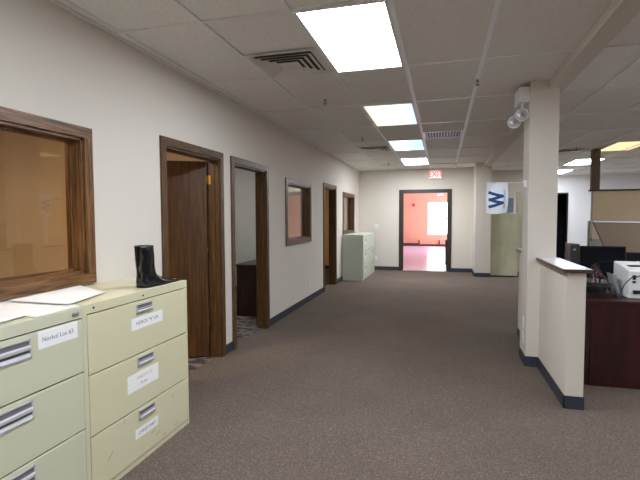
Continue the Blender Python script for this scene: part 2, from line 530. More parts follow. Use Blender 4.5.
wl = ['large oak framed interior window above the two near filing cabinets',
      'oak framed interior window between the second and third office doors',
      'oak framed interior window above the far filing cabinet']
for i, (a_, b_) in enumerate(WINS):
    o = loc_thing('window_%d' % (i+1), wl[i], 'window')
    oak_frame(o, a_, b_, WZ0, WZ1, True, 'window', *(('gold_y', 'gold_z') if i == 0 else ()))
    MB().box(XO+.045, XO+.051, a_+.02, b_-.02, WZ0+.02, WZ1-.02).build('pane', 'glass', o)
dl = ['open oak office door nearest the filing cabinets', 'oak framed office doorway, second along the wall', 'oak framed office doorway, farthest along the wall']
for i, (a_, b_) in enumerate(DOORS):
    o = loc_thing('door_%d' % (i+1), dl[i], 'door')
    oak_frame(o, a_, b_, 0, DH, False, 'door')
    if i == 0: hy, base_ang, ang = b_-.022, -math.pi/2, -math.radians(61)
    else: hy, base_ang, ang = a_+.022, math.pi/2, math.radians(97)
    # leaf: local x along the leaf, y across it
    L_ = b_-a_-.045
    h = MB().rbox(.004, L_, -.022, .022, .012, DH-.024, .002)
    lf = h.build('door_leaf', 'leaf', o)
    piv = Vector((XO-.004, hy, 0))
    lf.location = piv
    lf.rotation_euler = (0, 0, base_ang+ang)
    k = MB()
    for s in (-1, 1):
        k.cyl((L_-.07, s*.022, 1.0), (L_-.07, s*.03, 1.0), .03)
        k.cyl((L_-.07, s*.03, 1.0), (L_-.07, s*.055, 1.0), .011)
        k.sphere((L_-.07, s*.07, 1.0), .027, sc=(1, .75, 1))
    k.build('door_knob', 'dark_hinge', lf)
    jy = hy+.004 if i == 0 else hy-.004
    sg = -1 if i == 0 else 1
    for q, z in enumerate((.32, 1.10, 1.84)):
        hb = MB()
        hb.box(XO-.002, XO+.040, jy-.002, jy+.002, z-.045, z+.045)
        hb.cyl((XO-.006, jy+sg*.004, z-.047), (XO-.006, jy+sg*.004, z+.047), .007)
        hb.build('hinge', 'brass' if q == 2 else 'dark_hinge', o)
    if i:
        MB().box(XO+.085, XO+.115, b_-.021, b_-.0175, .97, 1.03).build('strike_plate', 'dark_hinge', o)

# hallway end doorway, dark metal frame
o = loc_thing('door_4', 'dark metal framed doorway opening to the bright coral room', 'door')
b = MB()
for ya, yb in ((YF-.02, YF), (YF+.13, YF+.15)):
    b.box(DX0-.078, DX0, ya, yb, 0, FDH+.075).box(DX1, DX1+.078, ya, yb, 0, FDH+.075).box(DX0, DX1, ya, yb, FDH, FDH+.075)
b.box(DX0, DX0+.02, YF-.02, YF+.15, 0, FDH).box(DX1-.02, DX1, YF-.02, YF+.15, 0, FDH).box(DX0, DX1, YF-.02, YF+.15, FDH-.02, FDH)
b.box(DX0+.02, DX0+.035, YF+.05, YF+.09, 0, FDH-.02).box(DX1-.035, DX1-.02, YF+.05, YF+.09, 0, FDH-.02)
b.build('door_frame', 'brown_trim', o)
MB().box(DX0+.02, DX1-.02, YF-.02, YF+.15, 0, .008).build('threshold', 'thresh', o)

# dark doorway in the white far wall
o = loc_thing('door_5', 'dark unlit doorway in the white far wall', 'door')
MB().box(3.36, 3.40, YR-.015, YR+.14, 0, 2.18).box(3.735, 3.775, YR-.015, YR+.14, 0, 2.18).box(3.36, 3.775, YR-.015, YR+.14, 2.14, 2.18).build('door_frame', 'black', o)
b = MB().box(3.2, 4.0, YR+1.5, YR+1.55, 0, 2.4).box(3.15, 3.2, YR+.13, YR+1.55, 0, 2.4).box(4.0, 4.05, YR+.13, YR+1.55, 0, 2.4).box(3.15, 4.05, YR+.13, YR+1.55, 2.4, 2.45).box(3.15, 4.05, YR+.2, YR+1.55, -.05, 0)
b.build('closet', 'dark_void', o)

# ---------------------------------------------------------------- the coral room beyond
FY0, FY1, FX0, FX1, FH = YF+.13, 22.7, -4.2, 1.0, 3.0
struct(MB().box(FX0, FX1+3, YR+2.1, FY1+.2, -.1, 0).box(FX0, FX1, YF+.02, YR+2.1, -.1, .0).build('floor_coral_room', 'gym'), 'polished lilac floor of the coral room', 'floor')
RX = 4.0
b = MB()
WX0, WX1, WB, WTp = -.655, .62, .60, 2.12
b.box(FX0, WX0, FY1, FY1+.15, 0, FH).box(WX1, RX, FY1, FY1+.15, 0, FH).box(WX0, WX1, FY1, FY1+.15, 0, WB).box(WX0, WX1, FY1, FY1+.15, WTp, FH)
struct(b.build('wall_coral_far', 'coral'), 'coral painted far wall with a bright window', 'wall')
# left wall and the right hand wall with unseen openings added to let daylight in
struct(MB().box(FX0-.1, FX0, FY0, FY1, 0, FH).build('wall_coral_left', 'coral'), 'coral painted left wall of the bright room', 'wall')
b = MB()
YS = YR+2.2
b.box(FX1, FX1+.1, FY0, YS, 0, FH).box(FX1+.1, RX, YS-.1, YS, 0, FH)
yy = [YS, 18.1, 19.3, 19.7, 20.9, 21.3, 22.4, FY1]
for i in range(0, 8, 2): b.box(RX, RX+.15, yy[i], yy[i+1], 0, FH)
for i in range(1, 7, 2): b.box(RX, RX+.15, yy[i], yy[i+1], 0, .5).box(RX, RX+.15, yy[i], yy[i+1], 2.4, FH)
struct(b.build('wall_coral_right', 'coral'), 'coral painted right wall with out of view openings added for daylight', 'wall')
struct(MB().box(FX0-.1, FX1+.1, FY0, YS, FH, FH+.1).box(FX0-.1, RX+.15, YS, FY1+.15, FH, FH+.1).build('ceiling_coral_room', 'tile'), 'white ceiling of the coral room', 'ceiling')
struct(MB().box(FX0, FX1, FY0-.004, FY0, 2.6, FH).build('trim_coral_head', 'coral'), 'coral paint above the doorway inside the bright room', 'trim')
o = loc_thing('window_4', 'bright overexposed window in the coral wall', 'window')
b = MB()
b.box(WX0-.05, WX1+.05, FY1-.02, FY1, WTp, WTp+.05).box(WX0-.05, WX1+.05, FY1-.05, FY1, WB-.05, WB).box(WX0-.05, WX0, FY1-.02, FY1, WB, WTp).box(WX1, WX1+.05, FY1-.02, FY1, WB, WTp)
b.box(WX0, WX1, FY1+.05, FY1+.09, 1.34, 1.38).box(WX0, WX0+.03, FY1+.05, FY1+.09, WB, WTp).box(WX1-.03, WX1, FY1+.05, FY1+.09, WB, WTp)
b.build('window_frame', 'white_pl', o)
b = MB().box(FX0, WX0-.4, FY1-.012, FY1, 0, .14).box(WX0-.4, WX1+.4, FY1-.012, FY1, 0, .09)
M['coral_dark'] = mat('maroon_baseboard', (112, 58, 54), .6)
struct(b.build('baseboard_coral', 'coral_dark'), 'dark baseboard along the coral wall', 'baseboard')

# ---------------------------------------------------------------- ceiling lights
def emis(name, c, s):
    k = bpy.data.materials.new(name); k.use_nodes = True
    nt = k.node_tree; nt.nodes.clear()
    e = nt.nodes.new('ShaderNodeEmission'); out = nt.nodes.new('ShaderNodeOutputMaterial')
    e.inputs['Color'].default_value = lin(c); e.inputs['Strength'].default_value = s
    nt.links.new(e.outputs[0], out.inputs[0])
    return k
def emis_split(name, stops, s):
    """lens lit unevenly by tubes of different tint, across its width"""
    k = emis(name, (255, 255, 255), s)
    nt = k.node_tree; e = [n for n in nt.nodes if n.type == 'EMISSION'][0]
    tc = nt.nodes.new('ShaderNodeTexCoord'); sx = nt.nodes.new('ShaderNodeSeparateXYZ'); r = nt.nodes.new('ShaderNodeValToRGB')
    els = r.color_ramp.elements
    els[0].position, els[0].color = stops[0][0], lin(stops[0][1])
    els[1].position, els[1].color = stops[-1][0], lin(stops[-1][1])
    for p, c in stops[1:-1]:
        q = els.new(p); q.color = lin(c)
    nt.links.new(tc.outputs['Generated'], sx.inputs[0]); nt.links.new(sx.outputs['X'], r.inputs['Fac']); nt.links.new(r.outputs['Color'], e.inputs['Color'])
    return k
E_WHITE = emis('cool_white_lamp_lens', (236, 245, 255), PANEL)
E_MIX = emis_split('cream_and_blue_lamp_lens', [(0, (255, 232, 200)), (.45, (255, 244, 225)), (.72, (225, 238, 255)), (1, (190, 220, 255))], .75)
E_SPLIT = emis_split('white_and_pale_blue_lamp_lens', [(0, (170, 215, 235)), (.25, (250, 250, 255)), (.5, (255, 255, 255)), (.55, (165, 212, 235)), (1, (150, 205, 232))], 1.15)
E_YEL = emis('amber_lamp_lens', (255, 224, 172), .62)
E_WARM = emis('warm_white_lamp_lens', (255, 214, 158), PANEL*.28)
E_FAR = emis('bright_white_lamp_lens', (240, 247, 255), PANEL*1.9)
E_DIM = emis('dim_cool_lamp_lens', (250, 248, 245), PANEL*.55)
E_OFF = emis('warm_dim_office_lamp_lens', (255, 226, 190), PANEL*1.5)
def panel_light(x0, y0, em, label, group='fluorescent ceiling panels'):
    """x0,y0 = grid node at the near left corner"""
    t = thing('ceiling_light', label, 'ceiling light', (x0, y0, CE), 0, group)
    W, Ln = .6096, 1.2192
    f = MB(); e = .034
    f.box(.012, e, .012, Ln-.012, -.004, .011).box(W-e, W-.012, .012, Ln-.012, -.004, .011)
    f.box(e, W-e, .012, e-.006, -.004, .011).box(e, W-e, Ln-e+.006, Ln-.012, -.004, .011)
    f.build('frame', 'tbar', t)
    d = MB().add([(e, e-.006, .004), (W-e, e-.006, .004), (W-e, Ln-e+.006, .004), (e, Ln-e+.006, .004)], [(0, 3, 2, 1)])
    d.box(e, W-e, e-.006, Ln-e+.006, .0045, .011, 1)
    d.build('diffuser', [em, 'tbar'], t, fix=False)
    return t
S2 = 2.4384
hall = [(0, E_WHITE, 'large bright ceiling panel nearest in the hallway, cool white'),
        (1, E_MIX, 'second hallway ceiling panel, cream on the left and pale blue on the right'),
        (2, E_SPLIT, 'third hallway ceiling panel, white and pale blue halves'),
        (3, E_FAR, 'farthest white ceiling panel in the hallway, before the exit sign'),
        (-1, E_WHITE, 'hallway ceiling panel directly overhead of the viewpoint'),
        (-2, E_WHITE, 'hallway ceiling panel behind the viewpoint, second from the back'),
        (-3, E_WHITE, 'hallway ceiling panel behind the viewpoint, last one')]
for k, e, l in hall: panel_light(GX0, GY0+S2*k, e, l)
RX0 = 2.865
right = [(5, 1, E_YEL, 'amber ceiling panel over the open office'), (7, 1, E_WHITE, 'white ceiling panel just left of the brown post'),
         (9, 1, E_WHITE, 'small distant white ceiling panel beside the column'), (7, 2, E_WHITE, 'distant white ceiling panel at the right edge')]
for k, c, e, l in right: panel_light(RX0+(c-1)*S2, GY0+1.2192*k, e, l, 'open office ceiling panels')
for k in (-1, 1, 3):
    for c in (0, 1):
        panel_light(RX0+c*S2, GY0+1.2192*k-.0, E_WHITE if k < 3 or c else E_YEL, 'open office ceiling panel out of view, row %s %s' % ({-1: 'behind', 1: 'beside', 3: 'ahead of'}[k], ('near the aisle', 'toward the right wall')[c]), 'open office ceiling panels')
panel_light(-3.95, 1.2, E_OFF, 'warm ceiling panel inside the first office', 'office ceiling panels')
panel_light(-3.95, 5.6, E_DIM, 'dim ceiling panel inside the second office', 'office ceiling panels')
panel_light(-3.95, 9.6, E_WARM, 'warm ceiling panel inside the third office', 'office ceiling panels')

# ---------------------------------------------------------------- ceiling vents, sprinklers
def square_vent(cx, cy, label, sc=1):
    t = thing('air_vent', label, 'air vent', (cx, cy, CE), 0, 'square louvred ceiling vents')
    b = MB(); hw = .29
    def ring(r0, z0, r1, z1, th=.004):
        vs = []
        for r, z in ((r0, z0), (r1, z1), (r1, z1+th), (r0, z0+th)):
            vs += [(-r, -r, z), (r, -r, z), (r, r, z), (-r, r, z)]
        fs = []
        for a in range(4):
            for k in range(4):
                n_ = (k+1) % 4; a2 = (a+1) % 4
                fs.append((a*4+k, a*4+n_, a2*4+n_, a2*4+k))
        b.add(vs, fs)
    ring(.292, -.001, .264, -.001, .003)
    ring(.264, -.001, .236, .006, .002)
    ring(.236, -.014, .200, .002, .002); ring(.186, -.014, .150, .002, .002); ring(.136, -.014, .100, .002, .002)
    b.rbox(-.084, .084, -.084, .084, -.012, -.008, .0015)
    b.build('louvres', 'vent', t)
    MB().box(-.262, .262, -.262, .262, .0105, .0118).build('duct_opening', 'vent_dark', t)
    return t
square_vent(-1.22, 3.585, 'square louvred air vent beside the nearest ceiling panel')
square_vent(-1.22, 8.46, 'square louvred air vent farther down the hallway ceiling')
square_vent(2.30, 9.80, 'dark square air vent between the column and the brown post')
t = thing('return_grille', 'white return air grille with blue grey slots in the hallway ceiling', 'air vent', (-.0013+.0, 7.245, CE))
b = MB(); r = .285
b.box(-r, r, -r, -r+.03, -.004, .011).box(-r, r, r-.03, r, -.004, .011).box(-r, -r+.03, -r+.03, r-.03, -.004, .011).box(r-.03, r, -r+.03, r-.03, -.004, .011)
b.build('frame', 'tbar', t)
b = MB()
for i in range(12):
    xx = -.255+.51*(i+.5)/12
    b.box(xx-.006, xx+.006, -.255, .255, -.002, .004)
b.build('slats', 'tbar', t)
MB().box(-.255, .255, -.255, .255, .0095, .0115).build('duct_opening', 'vent_blue', t)

def sprinkler(x, y, label):
    t = thing('fire_sprinkler', label, 'sprinkler', (x, y, CE), 0, 'pendant fire sprinklers')
    MB().cyl((0, 0, -.004), (0, 0, .001), .036, .030, 20).build('escutcheon', 'tbar', t)
    b = MB().cyl((0, 0, -.022), (0, 0, -.004), .010)
    b.box(-.015, -.011, -.003, .003, -.05, -.02).box(.011, .015, -.003, .003, -.05, -.02)
    b.cyl((0, 0, -.054), (0, 0, -.05), .018)
    b.cyl((0, 0, -.05), (0, 0, -.022), .003)
    b.build('head', 'copper', t)
for x, y, l in ((-1.222, 4.707, 'sprinkler head nearest on the left side of the hallway ceiling'), (-1.236, 7.12, 'sprinkler head left of the second and third ceiling panels'),
                (-1.223, 10.62, 'sprinkler head nearest the end wall on the left'), (.30, 4.43, 'sprinkler head right of the long bright ceiling bar'),
                (.30, 11.1, 'sprinkler head to the right of the exit sign'), (2.36, 9.22, 'sprinkler head by the dark vent over the open office')):
    sprinkler(x, y, l)

# ---------------------------------------------------------------- exit sign, plates
t = thing('exit_sign', 'white and red lit exit sign on the end wall over the doorway', 'exit sign', (-.176, YF, 2.565))
MB().rbox(-.17, .17, -.055, 0, -.125, .125, .008).build('housing', 'white_pl', t)
b = MB().box(-.142, .142, -.0565, -.055, -.092, .092)
b.build('face', 'exit_face', t)
b = MB().text('EXIT', .215, lambda u, v: (u*.86, -.0575, v), 0)
for v in list(range(len(b.v))): pass
b.build('lettering', 'exit_red', t)
MB().box(-.05, .05, -.05, -.01, .125, .15).build('mount', 'white_pl', t)

def plate(name, loc, rz, w_, h_, kind, label, cat, group=None):
    """plate facing local -y"""
    t = thing(name, label, cat, loc, rz, group)
    MB().rbox(-w_/2, w_/2, -.007, 0, -h_/2, h_/2, .003).build('cover_plate', 'white_pl', t)
    if kind == 'outlet':
        for z in (-.022, .022):
            sk = MB().rbox(-.016, .016, -.0095, -.006, z-.014, z+.014, .0015)
            sk.box(-.007, -.005, -.0099, -.0094, z-.003, z+.006, 1).box(.005, .007, -.0099, -.0094, z-.003, z+.006, 1).box(-.002, .002, -.0099, -.0094, z-.010, z-.006, 1)
            sk.build('socket', ['paper', 'gap'], t)
    elif kind == 'double':
        for xx in (-.023, .023):
            MB().rbox(xx-.005, xx+.005, -.016, -.006, -.006, .012, .0015).build('toggle', 'white_pl', t)
    return t
plate('switch_plate', (-1.735, YF, 1.19), 0, .125, .125, 'double', 'white double switch plate on the end wall left of the doorway', 'switch')
plate('wall_outlet', (-1.74, YF, .33), 0, .075, .12, 'outlet', 'white outlet low on the end wall beside the far filing cabinet', 'outlet', 'white outlets')
plate('wall_outlet', (XW, 7.37, .29), math.pi/2, .075, .12, 'outlet', 'white outlet low on the left wall under the middle window', 'outlet', 'white outlets')
plate('wall_outlet', (CX0, 4.80, .40), -math.pi/2, .075, .12, 'outlet', 'upper white outlet low on the left side of the column', 'outlet', 'column outlets')
plate('wall_outlet', (CX0, 4.80, .25), -math.pi/2, .075, .12, 'outlet', 'lower white outlet on the left side of the column', 'outlet', 'column outlets')

# ---------------------------------------------------------------- filing cabinets
def pull(b_w, y, z, wide, parent, h_=.055):
    """recessed metal pull on a +x facing drawer front (local coords, front at x=0)"""
    b = MB()
    w2 = wide/2
    e = .006
    b.box(0, .004, y-w2, y+w2, z+h_/2-e, z+h_/2).box(0, .004, y-w2, y+w2, z-h_/2, z-h_/2+e)
    b.box(0, .004, y-w2, y-w2+e, z-h_/2, z+h_/2).box(0, .004, y+w2-e, y+w2, z-h_/2, z+h_/2)
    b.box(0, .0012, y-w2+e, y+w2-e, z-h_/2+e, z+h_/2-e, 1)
    # finger lip rising out of the recess
    if wide < .2:
        b.prism([(0, z-h_*.42), (.012, z-h_*.36), (.013, z-h_*.22), (.010, z-h_*.16), (0, z-h_*.12)], 1, y-w2+e, y+w2-e, 0)
        b.box(.0012, .003, y-w2+e, y+w2-e, z-.002, z+.002)
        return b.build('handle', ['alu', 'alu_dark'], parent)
    b.prism([(0, z+h_*.16), (.010, z+h_*.20), (.013, z+h_*.12), (.013, z-h_*.02), (.009, z-h_*.05), (0, z+h_*.02)], 1, y-w2+e, y+w2-e, 0)
    b.prism([(.0, z-h_*.40), (.0, z-h_*.18), (.007, z-h_*.40)], 1, y-w2+e, y+w2-e, 0)
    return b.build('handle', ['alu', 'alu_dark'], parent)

def cabinet(name_label, loc, rz, w_, d_, h_, zs, mk, handles, labels=(), group='lateral filing cabinets', base_h=.02, wide=.15, scuffs=False, pull_h=.055):
    """local frame: front face x=0 facing +x, body runs back to x=-d, y from 0 to w"""
    t = thing('filing_cabinet', name_label, 'filing cabinet', loc, rz, group)
    th = .014
    b = MB()
    b.rbox(-d_, -.018, 0, w_, .0, h_, .003)
    b.box(-.018, 0, 0, th, 0, h_).box(-.018, 0, w_-th, w_, 0, h_).box(-.018, 0, th, w_-th, zs[0], h_)
    b.box(-.018, -.004, th, w_-th, 0, zs[-1])
    b.build('cabinet_body', mk, t)
    MB().box(-.0179, -.0155, th, w_-th, zs[-1], zs[0]).build('drawer_gap', 'gap', t)
    n = 0
    for i in range(len(zs)-1):
        zt, zb = zs[i]-(.007 if i == 0 else .0035), zs[i+1]+.0035
        dr = MB().rbox(-.016, .002, th+.003, w_-th-.003, zb, zt, .0025).build('drawer', mk, t)
        zc = zt-handles
        hd = pull(None, w_/2, zc, wide, dr, pull_h)
        hd.location = (.002, 0, 0)
        for (di, y0, y1, z0, z1, lines, inkm, ang) in labels:
            if di != i: continue
            p = MB().box(.002, .0028, y0, y1, z0, z1)
            for (tx, sz, yc, zc2) in lines:
                ca, sa = math.cos(ang), math.sin(ang)
                p.text(tx, sz, lambda u, v, yc=yc, zc2=zc2: (.0032, yc+u*ca-v*sa, zc2+u*sa+v*ca), 1)
            p.build('paper_label', ['paper', inkm], dr)
    return t

# near right cabinet
cab = cabinet('putty lateral filing cabinet with three drawers and the black boot on top', (-1.716, 1.822, 0), 0, .928, .485, 1.02,
        [.972, .655, .335, .035], 'putty', .043,
        [(0, .345, .64, .803, .873, [("NORCK 'W' LIN", .030, .49, .838)], 'ink', 0.0),
         (1, .298, .583, .448, .55, [("CHECK # 1-17", .023, .45, .517), ('- 92-46 -', .024, .44, .478)], 'red_ink', 0.0),
         (2, .355, .57, .156, .214, [('CHRGE-DEBIT', .026, .463, .185)], 'ink', 0.0)], group='near filing cabinets')
bottom_drawer = [c for c in bpy.data.objects if c.parent == cab and c.name.startswith('drawer') and 'gap' not in c.name][2]
for (y, z, dy, dz) in ((.26, .30, .010, .022), (.13, .155, .04, .035), (.73, .27, .014, .014), (.50, .13, .04, .008), (.55, .10, .035, .006), (.74, .07, .05, .008), (.62, .06, .03, .005)):
    MB().prism([(y, z), (y+dy, z+dz), (y+dy+.001, z+dz-.002), (y+.002, z-.0025)], 0, .0021, .0026).build('scuff_mark', 'scuff', bottom_drawer)
for y, z in ((.062, .997), (.455, .993)): MB().cyl((0, y, z), (.002, y, z), .006).build('screw', 'gap', cab)

# near left cabinet (greener)
cab2 = cabinet('greenish putty filing cabinet at the left edge with papers on top', (-1.702, .895, 0), 0, .913, .499, 1.018,
        [.967, .695, .408, .125, .02], 'putty_green', .062,
        [(0, .645, .865, .879, .957, [('Norkol Los #3', .029, .753, .917)], 'ink', 0.0)], group='near filing cabinets', wide=.30, pull_h=.085)
MB().cyl((0, .862, .993), (.006, .862, .993), .011).cyl((.006, .862, .993), (.009, .862, .993), .007).box(.0, .004, .838, .862, .984, 1.002).build('lock', 'steel', cab2)

# far cabinet
cab3 = cabinet('pale green three drawer filing cabinet at the far end of the left wall', (-1.715, 9.985, 0), 0, 1.79, .48, 1.045,
        [1.0, .68, .36, .03], 'putty_far', .09, group='far filing cabinets', wide=.001)
for ch in list(bpy.data.objects):
    if ch.name.startswith('handle') and ch.parent and ch.parent.parent == cab3:
        me0 = ch.data
        bpy.data.objects.remove(ch)
for dr in [c for c in bpy.data.objects if c.parent == cab3 and c.name.startswith('drawer') and 'gap' not in c.name]:
    zt = max(v.co.z for v in dr.data.vertices)
    for yy_ in (.40, 1.38):
        hd = pull(None, yy_, zt-.085, .16, dr, .05); hd.location = (.002, 0, 0)
    MB().box(.002, .0032, .22, .36, zt-.17, zt-.11).build('paper_label', 'paper', dr)
MB().box(-.016, .003, .888, .902, .03, 1.0).build('centre_seam', 'putty_far', cab3)

# papers
def sheet(name, pts, z, label, matl, th=.0025, curl=.0018):
    """stack of paper: quad outline subdivided, with slightly lifted edges"""
    N = 14
    P = [Vector((x, y, 0)) for x, y in pts]
    vs = []
    for lay in (0, 1):
        for i in range(N+1):
            for j in range(N+1):
                u, v = i/N, j/N
                p = P[0]*(1-u)*(1-v)+P[1]*u*(1-v)+P[2]*u*v+P[3]*(1-u)*v
                e = max(abs(u-.5), abs(v-.5))*2
                lift = curl*max(0, e-.7)/.3*(0.4+.6*noise.noise((u*3+z*50, v*3, z*10))**2*3)
                vs.append((p.x, p.y, z+max(0, lift)+(th if lay else 0)))
    K = (N+1)*(N+1); fs = []
    for i in range(N):
        for j in range(N):
            a = i*(N+1)+j
            fs.append((a, a+1, a+N+2, a+N+1)); fs.append((K+a, K+a+N+1, K+a+N+2, K+a+1))
    ring = [i*(N+1) for i in range(N+1)]+[N*(N+1)+j for j in range(1, N+1)]+[i*(N+1)+N for i in range(N-1, -1, -1)]+[j for j in range(N-1, 0, -1)]
    for a, b in zip(ring, ring[1:]+ring[:1]): fs.append((a, b, K+b, K+a))
    o = MB().add(vs, fs).build(name, matl)
    return tag(o, label, 'paper', 'loose papers on the filing cabinets')
sheet('paper_sheet', [(-2.19, 1.60), (-1.712, 1.545), (-1.722, 1.800), (-2.19, 1.86)], 1.0195, 'off white paper sheet under the others on the left cabinet', 'paper2')
sheet('paper_sheet', [(-2.195, 1.25), (-1.748, 1.36), (-1.775, 1.575), (-2.195, 1.60)], 1.0245, 'off white paper at the left edge, nearest the drawer front', 'paper2')
sheet('paper_sheet', [(-2.155, 1.79), (-1.772, 1.785), (-1.858, 2.13), (-2.195, 2.30)], 1.0290, 'white paper stack bridging both near filing cabinets below the window', 'paper', .003, .0012)

# ---------------------------------------------------------------- black boot on the cabinet
def boot():
    t = thing('boot', 'glossy black boot standing on the putty filing cabinet', 'boot', (-1.80, 2.412, 1.0205), math.radians(84))
    # local x toward the toe, z up, y across
    rings = []
    H_ = .262
    zz = [0, .012, .03, .05, .075, .10, .13, .17, .21, .245, H_]
    def prof(z):
        back = -.052-.008*(z/H_)
        front = .068+.008*math.cos(z*14)-.012*(z/H_)
        w_ = .047+.012*(z/H_)
        if z < .085:
            k = (1-z/.085)
            front += .27*k**1.5
        return back, front, w_
    N = 36
    vs, fs = [], []
    for z in zz:
        bk, fr, w_ = prof(z)
        ringv = []
        for i in range(N):
            a = 2*math.pi*i/N
            cx = math.cos(a); sy = math.sin(a)
            if cx >= 0: xx = .01+cx*(fr-.01)
            else: xx = .01+(-cx)*(bk-.01)
            yy2 = math.copysign(abs(sy)**.8, sy)*w_
            if xx > .06: yy2 *= 1.0-.35*min(1, (xx-.06)/.26)
            zz2 = z
            if xx > .08: zz2 = z*(1-.35*(xx-.08)/.3)+.014*((xx-.08)/.22)**2
            nz = noise.noise(Vector((xx*22, yy2*22, z*16)))*.008+noise.noise(Vector((xx*60, yy2*60, z*30)))*.003
            s = 0 if z == 0 else 1
            d = Vector((cx, sy, 0))*nz*s
            vs.append((xx+d.x, yy2+d.y, zz2))
        rings.append(N)
    R = len(zz)
    for r_ in range(R-1):
        for i in range(N):
            fs.append((r_*N+i, r_*N+(i+1) % N, (r_+1)*N+(i+1) % N, (r_+1)*N+i))
    # folded rim and inner lining
    top = (R-1)*N
    for q, (sc, z) in enumerate(((.9, H_+.002), (.86, H_-.06), (.80, .06))):
        for i in range(N):
            v = vs[top+i]
            vs.append((.005+(v[0]-.005)*sc, v[1]*sc, z))
        o0 = top if q == 0 else top+N*q
        o1 = top+N*(q+1)
        for i in range(N): fs.append((o0+i, o0+(i+1) % N, o1+(i+1) % N, o1+i))
    fs.append(tuple(range(top+3*N, top+4*N)))
    fs.append(tuple(reversed(range(N))))
    o = MB().add(vs, fs, 0, True).build('upper', 'gloss_black', t)
    sm = o.modifiers.new('smooth', 'SUBSURF'); sm.levels = 1; sm.render_levels = 1
    # sole
    s = []
    for i in range(N):
        v = vs[i]; s.append((v[0]*1.02, v[1]*1.05))
    MB().prism(s, 2, -.000, .006).build('sole', 'black', t)
boot()

# ---------------------------------------------------------------- flag with W hanging from the column
t = thing('flag', 'small white flag with a sideways blue W hanging from the column', 'flag', (CX0, 4.80, 1.79))
MB().tube([(0.0, 0, -.004), (-.2, 0, .0), (-.375, 0, .004)], .0045).build('flag_pole', 'white_pl', t)
b = MB().rbox(-.022, 0, -.016, .016, -.05, .02, .003).cyl((-.03, 0, -.004), (0, 0, -.004), .010)
b.build('bracket', 'white_pl', t)
FX, FW, FHt = -.366, .192, .290
def fl(u, v, off=0):
    """u 0..1 across, v 0..1 down"""
    bow = math.sin(v*math.pi)*.010
    x = FX+FW*u+(bow if u > .5 else -bow*.4)*(abs(u-.5)*2)
    y = .012*math.sin(u*5.2+v*1.5)+.006*math.sin(v*7)
    z = -.002-FHt*v-.014*math.sin(u*math.pi)*v-(.008*(1-u)*v)
    return Vector((x, y+off, z))
N = 20
vs = [fl(i/N, j/N, k) for k in (-.0008, .0008) for j in range(N+1) for i in range(N+1)]
K = (N+1)**2
fs = []
for j in range(N):
    for i in range(N):
        a = j*(N+1)+i
        fs += [(a, a+1, a+N+2, a+N+1), (K+a, K+a+N+1, K+a+N+2, K+a+1)]
MB().add(vs, fs, 0, True).build('cloth', 'flag', t, fix=False)
def strokeW(b, pts, r):
    for (u0, v0), (u1, v1) in zip(pts, pts[1:]):
        n_ = 8
        du, dv = (u1-u0)*FW, (v1-v0)*FHt
        L_ = math.hypot(du, dv); nx, ny = -dv/L_*r/FW, du/L_*r/FHt
        ex, ey = du/L_*r*.8/FW, dv/L_*r*.8/FHt
        vv, ff = [], []
        for q in range(n_+1):
            f_ = q/n_
            uu = (u0-ex)+(u1+ex-u0+ex)*f_; v2 = (v0-ey)+(v1+ey-v0+ey)*f_
            vv += [fl(uu+nx, v2+ny, -.0022), fl(uu-nx, v2-ny, -.0022)]
        for q in range(n_): ff.append((2*q, 2*q+1, 2*q+3, 2*q+2))
        b.add(vv, ff)
b = MB()
strokeW(b, [(.16, .31), (.74, .435), (.18, .545), (.74, .655), (.17, .775)], .0135)
b.build('letter_w', 'flag_blue', t, fix=False)
b = MB().text("CHICAGO CUBS", .020, lambda u, v: fl(.84-v/FW, .53-u*1.15/FHt*-1, -.0022))
b.build('small_lettering', 'flag_blue', t, fix=False)

# ---------------------------------------------------------------- emergency light on the column
t = thing('emergency_light', 'white emergency light box with two round lamps high on the column', 'emergency light', (CX0, 4.70, 2.548))
MB().rbox(-.098, 0, 0, .26, 0, .142, .006).build('housing', 'white_pl', t)
for (x, y, z) in ((-.062, .03, -.115), (-.108, .20, -.150)):
    MB().cyl((-.05, y+.03, .01), (x, y+.03, z+.05), .010).sphere((x, y+.03, z+.05), .016).build('lamp_arm', 'white_pl', t)
    h = MB().cyl((x, y+.065, z+.012), (x, y+.01, z), .032, .058, 28).cyl((x, y+.01, z), (x, y-.002, z), .062, .062, 28)
    hd = h.build('lamp_head', 'white_pl', t)
    lens = MB().sphere((x, y-.003, z), .052, sc=(1, .40, 1)).build('lens', 'bulb', hd)
    MB().cyl((x, y-.029, z-.0), (x, y-.026, z), .018, .022).build('bulb', 'steel', hd)

# ---------------------------------------------------------------- desk with electronics, right
DZ = .741
t = thing('desk', 'dark cherry desk behind the low wall', 'desk', (1.07, 4.25, 0))
b = MB().rbox(0, 1.75, 0, .98, DZ-.028, DZ, .003)
b.build('desktop', 'cherry', t)
MB().box(.165, 1.72, .012, .034, 0.0, DZ-.028).build('front_panel', 'cherry', t)
MB().box(.005, .035, .02, .95, 0.0, DZ-.028).build('side_panel', 'cherry', t)
MB().box(1.70, 1.73, .034, .95, 0.0, DZ-.028).build('side_panel', 'cherry', t)
MB().box(.035, .160, .020, .034, 0.0, DZ-.028).build('end_panel', 'cherry', t)

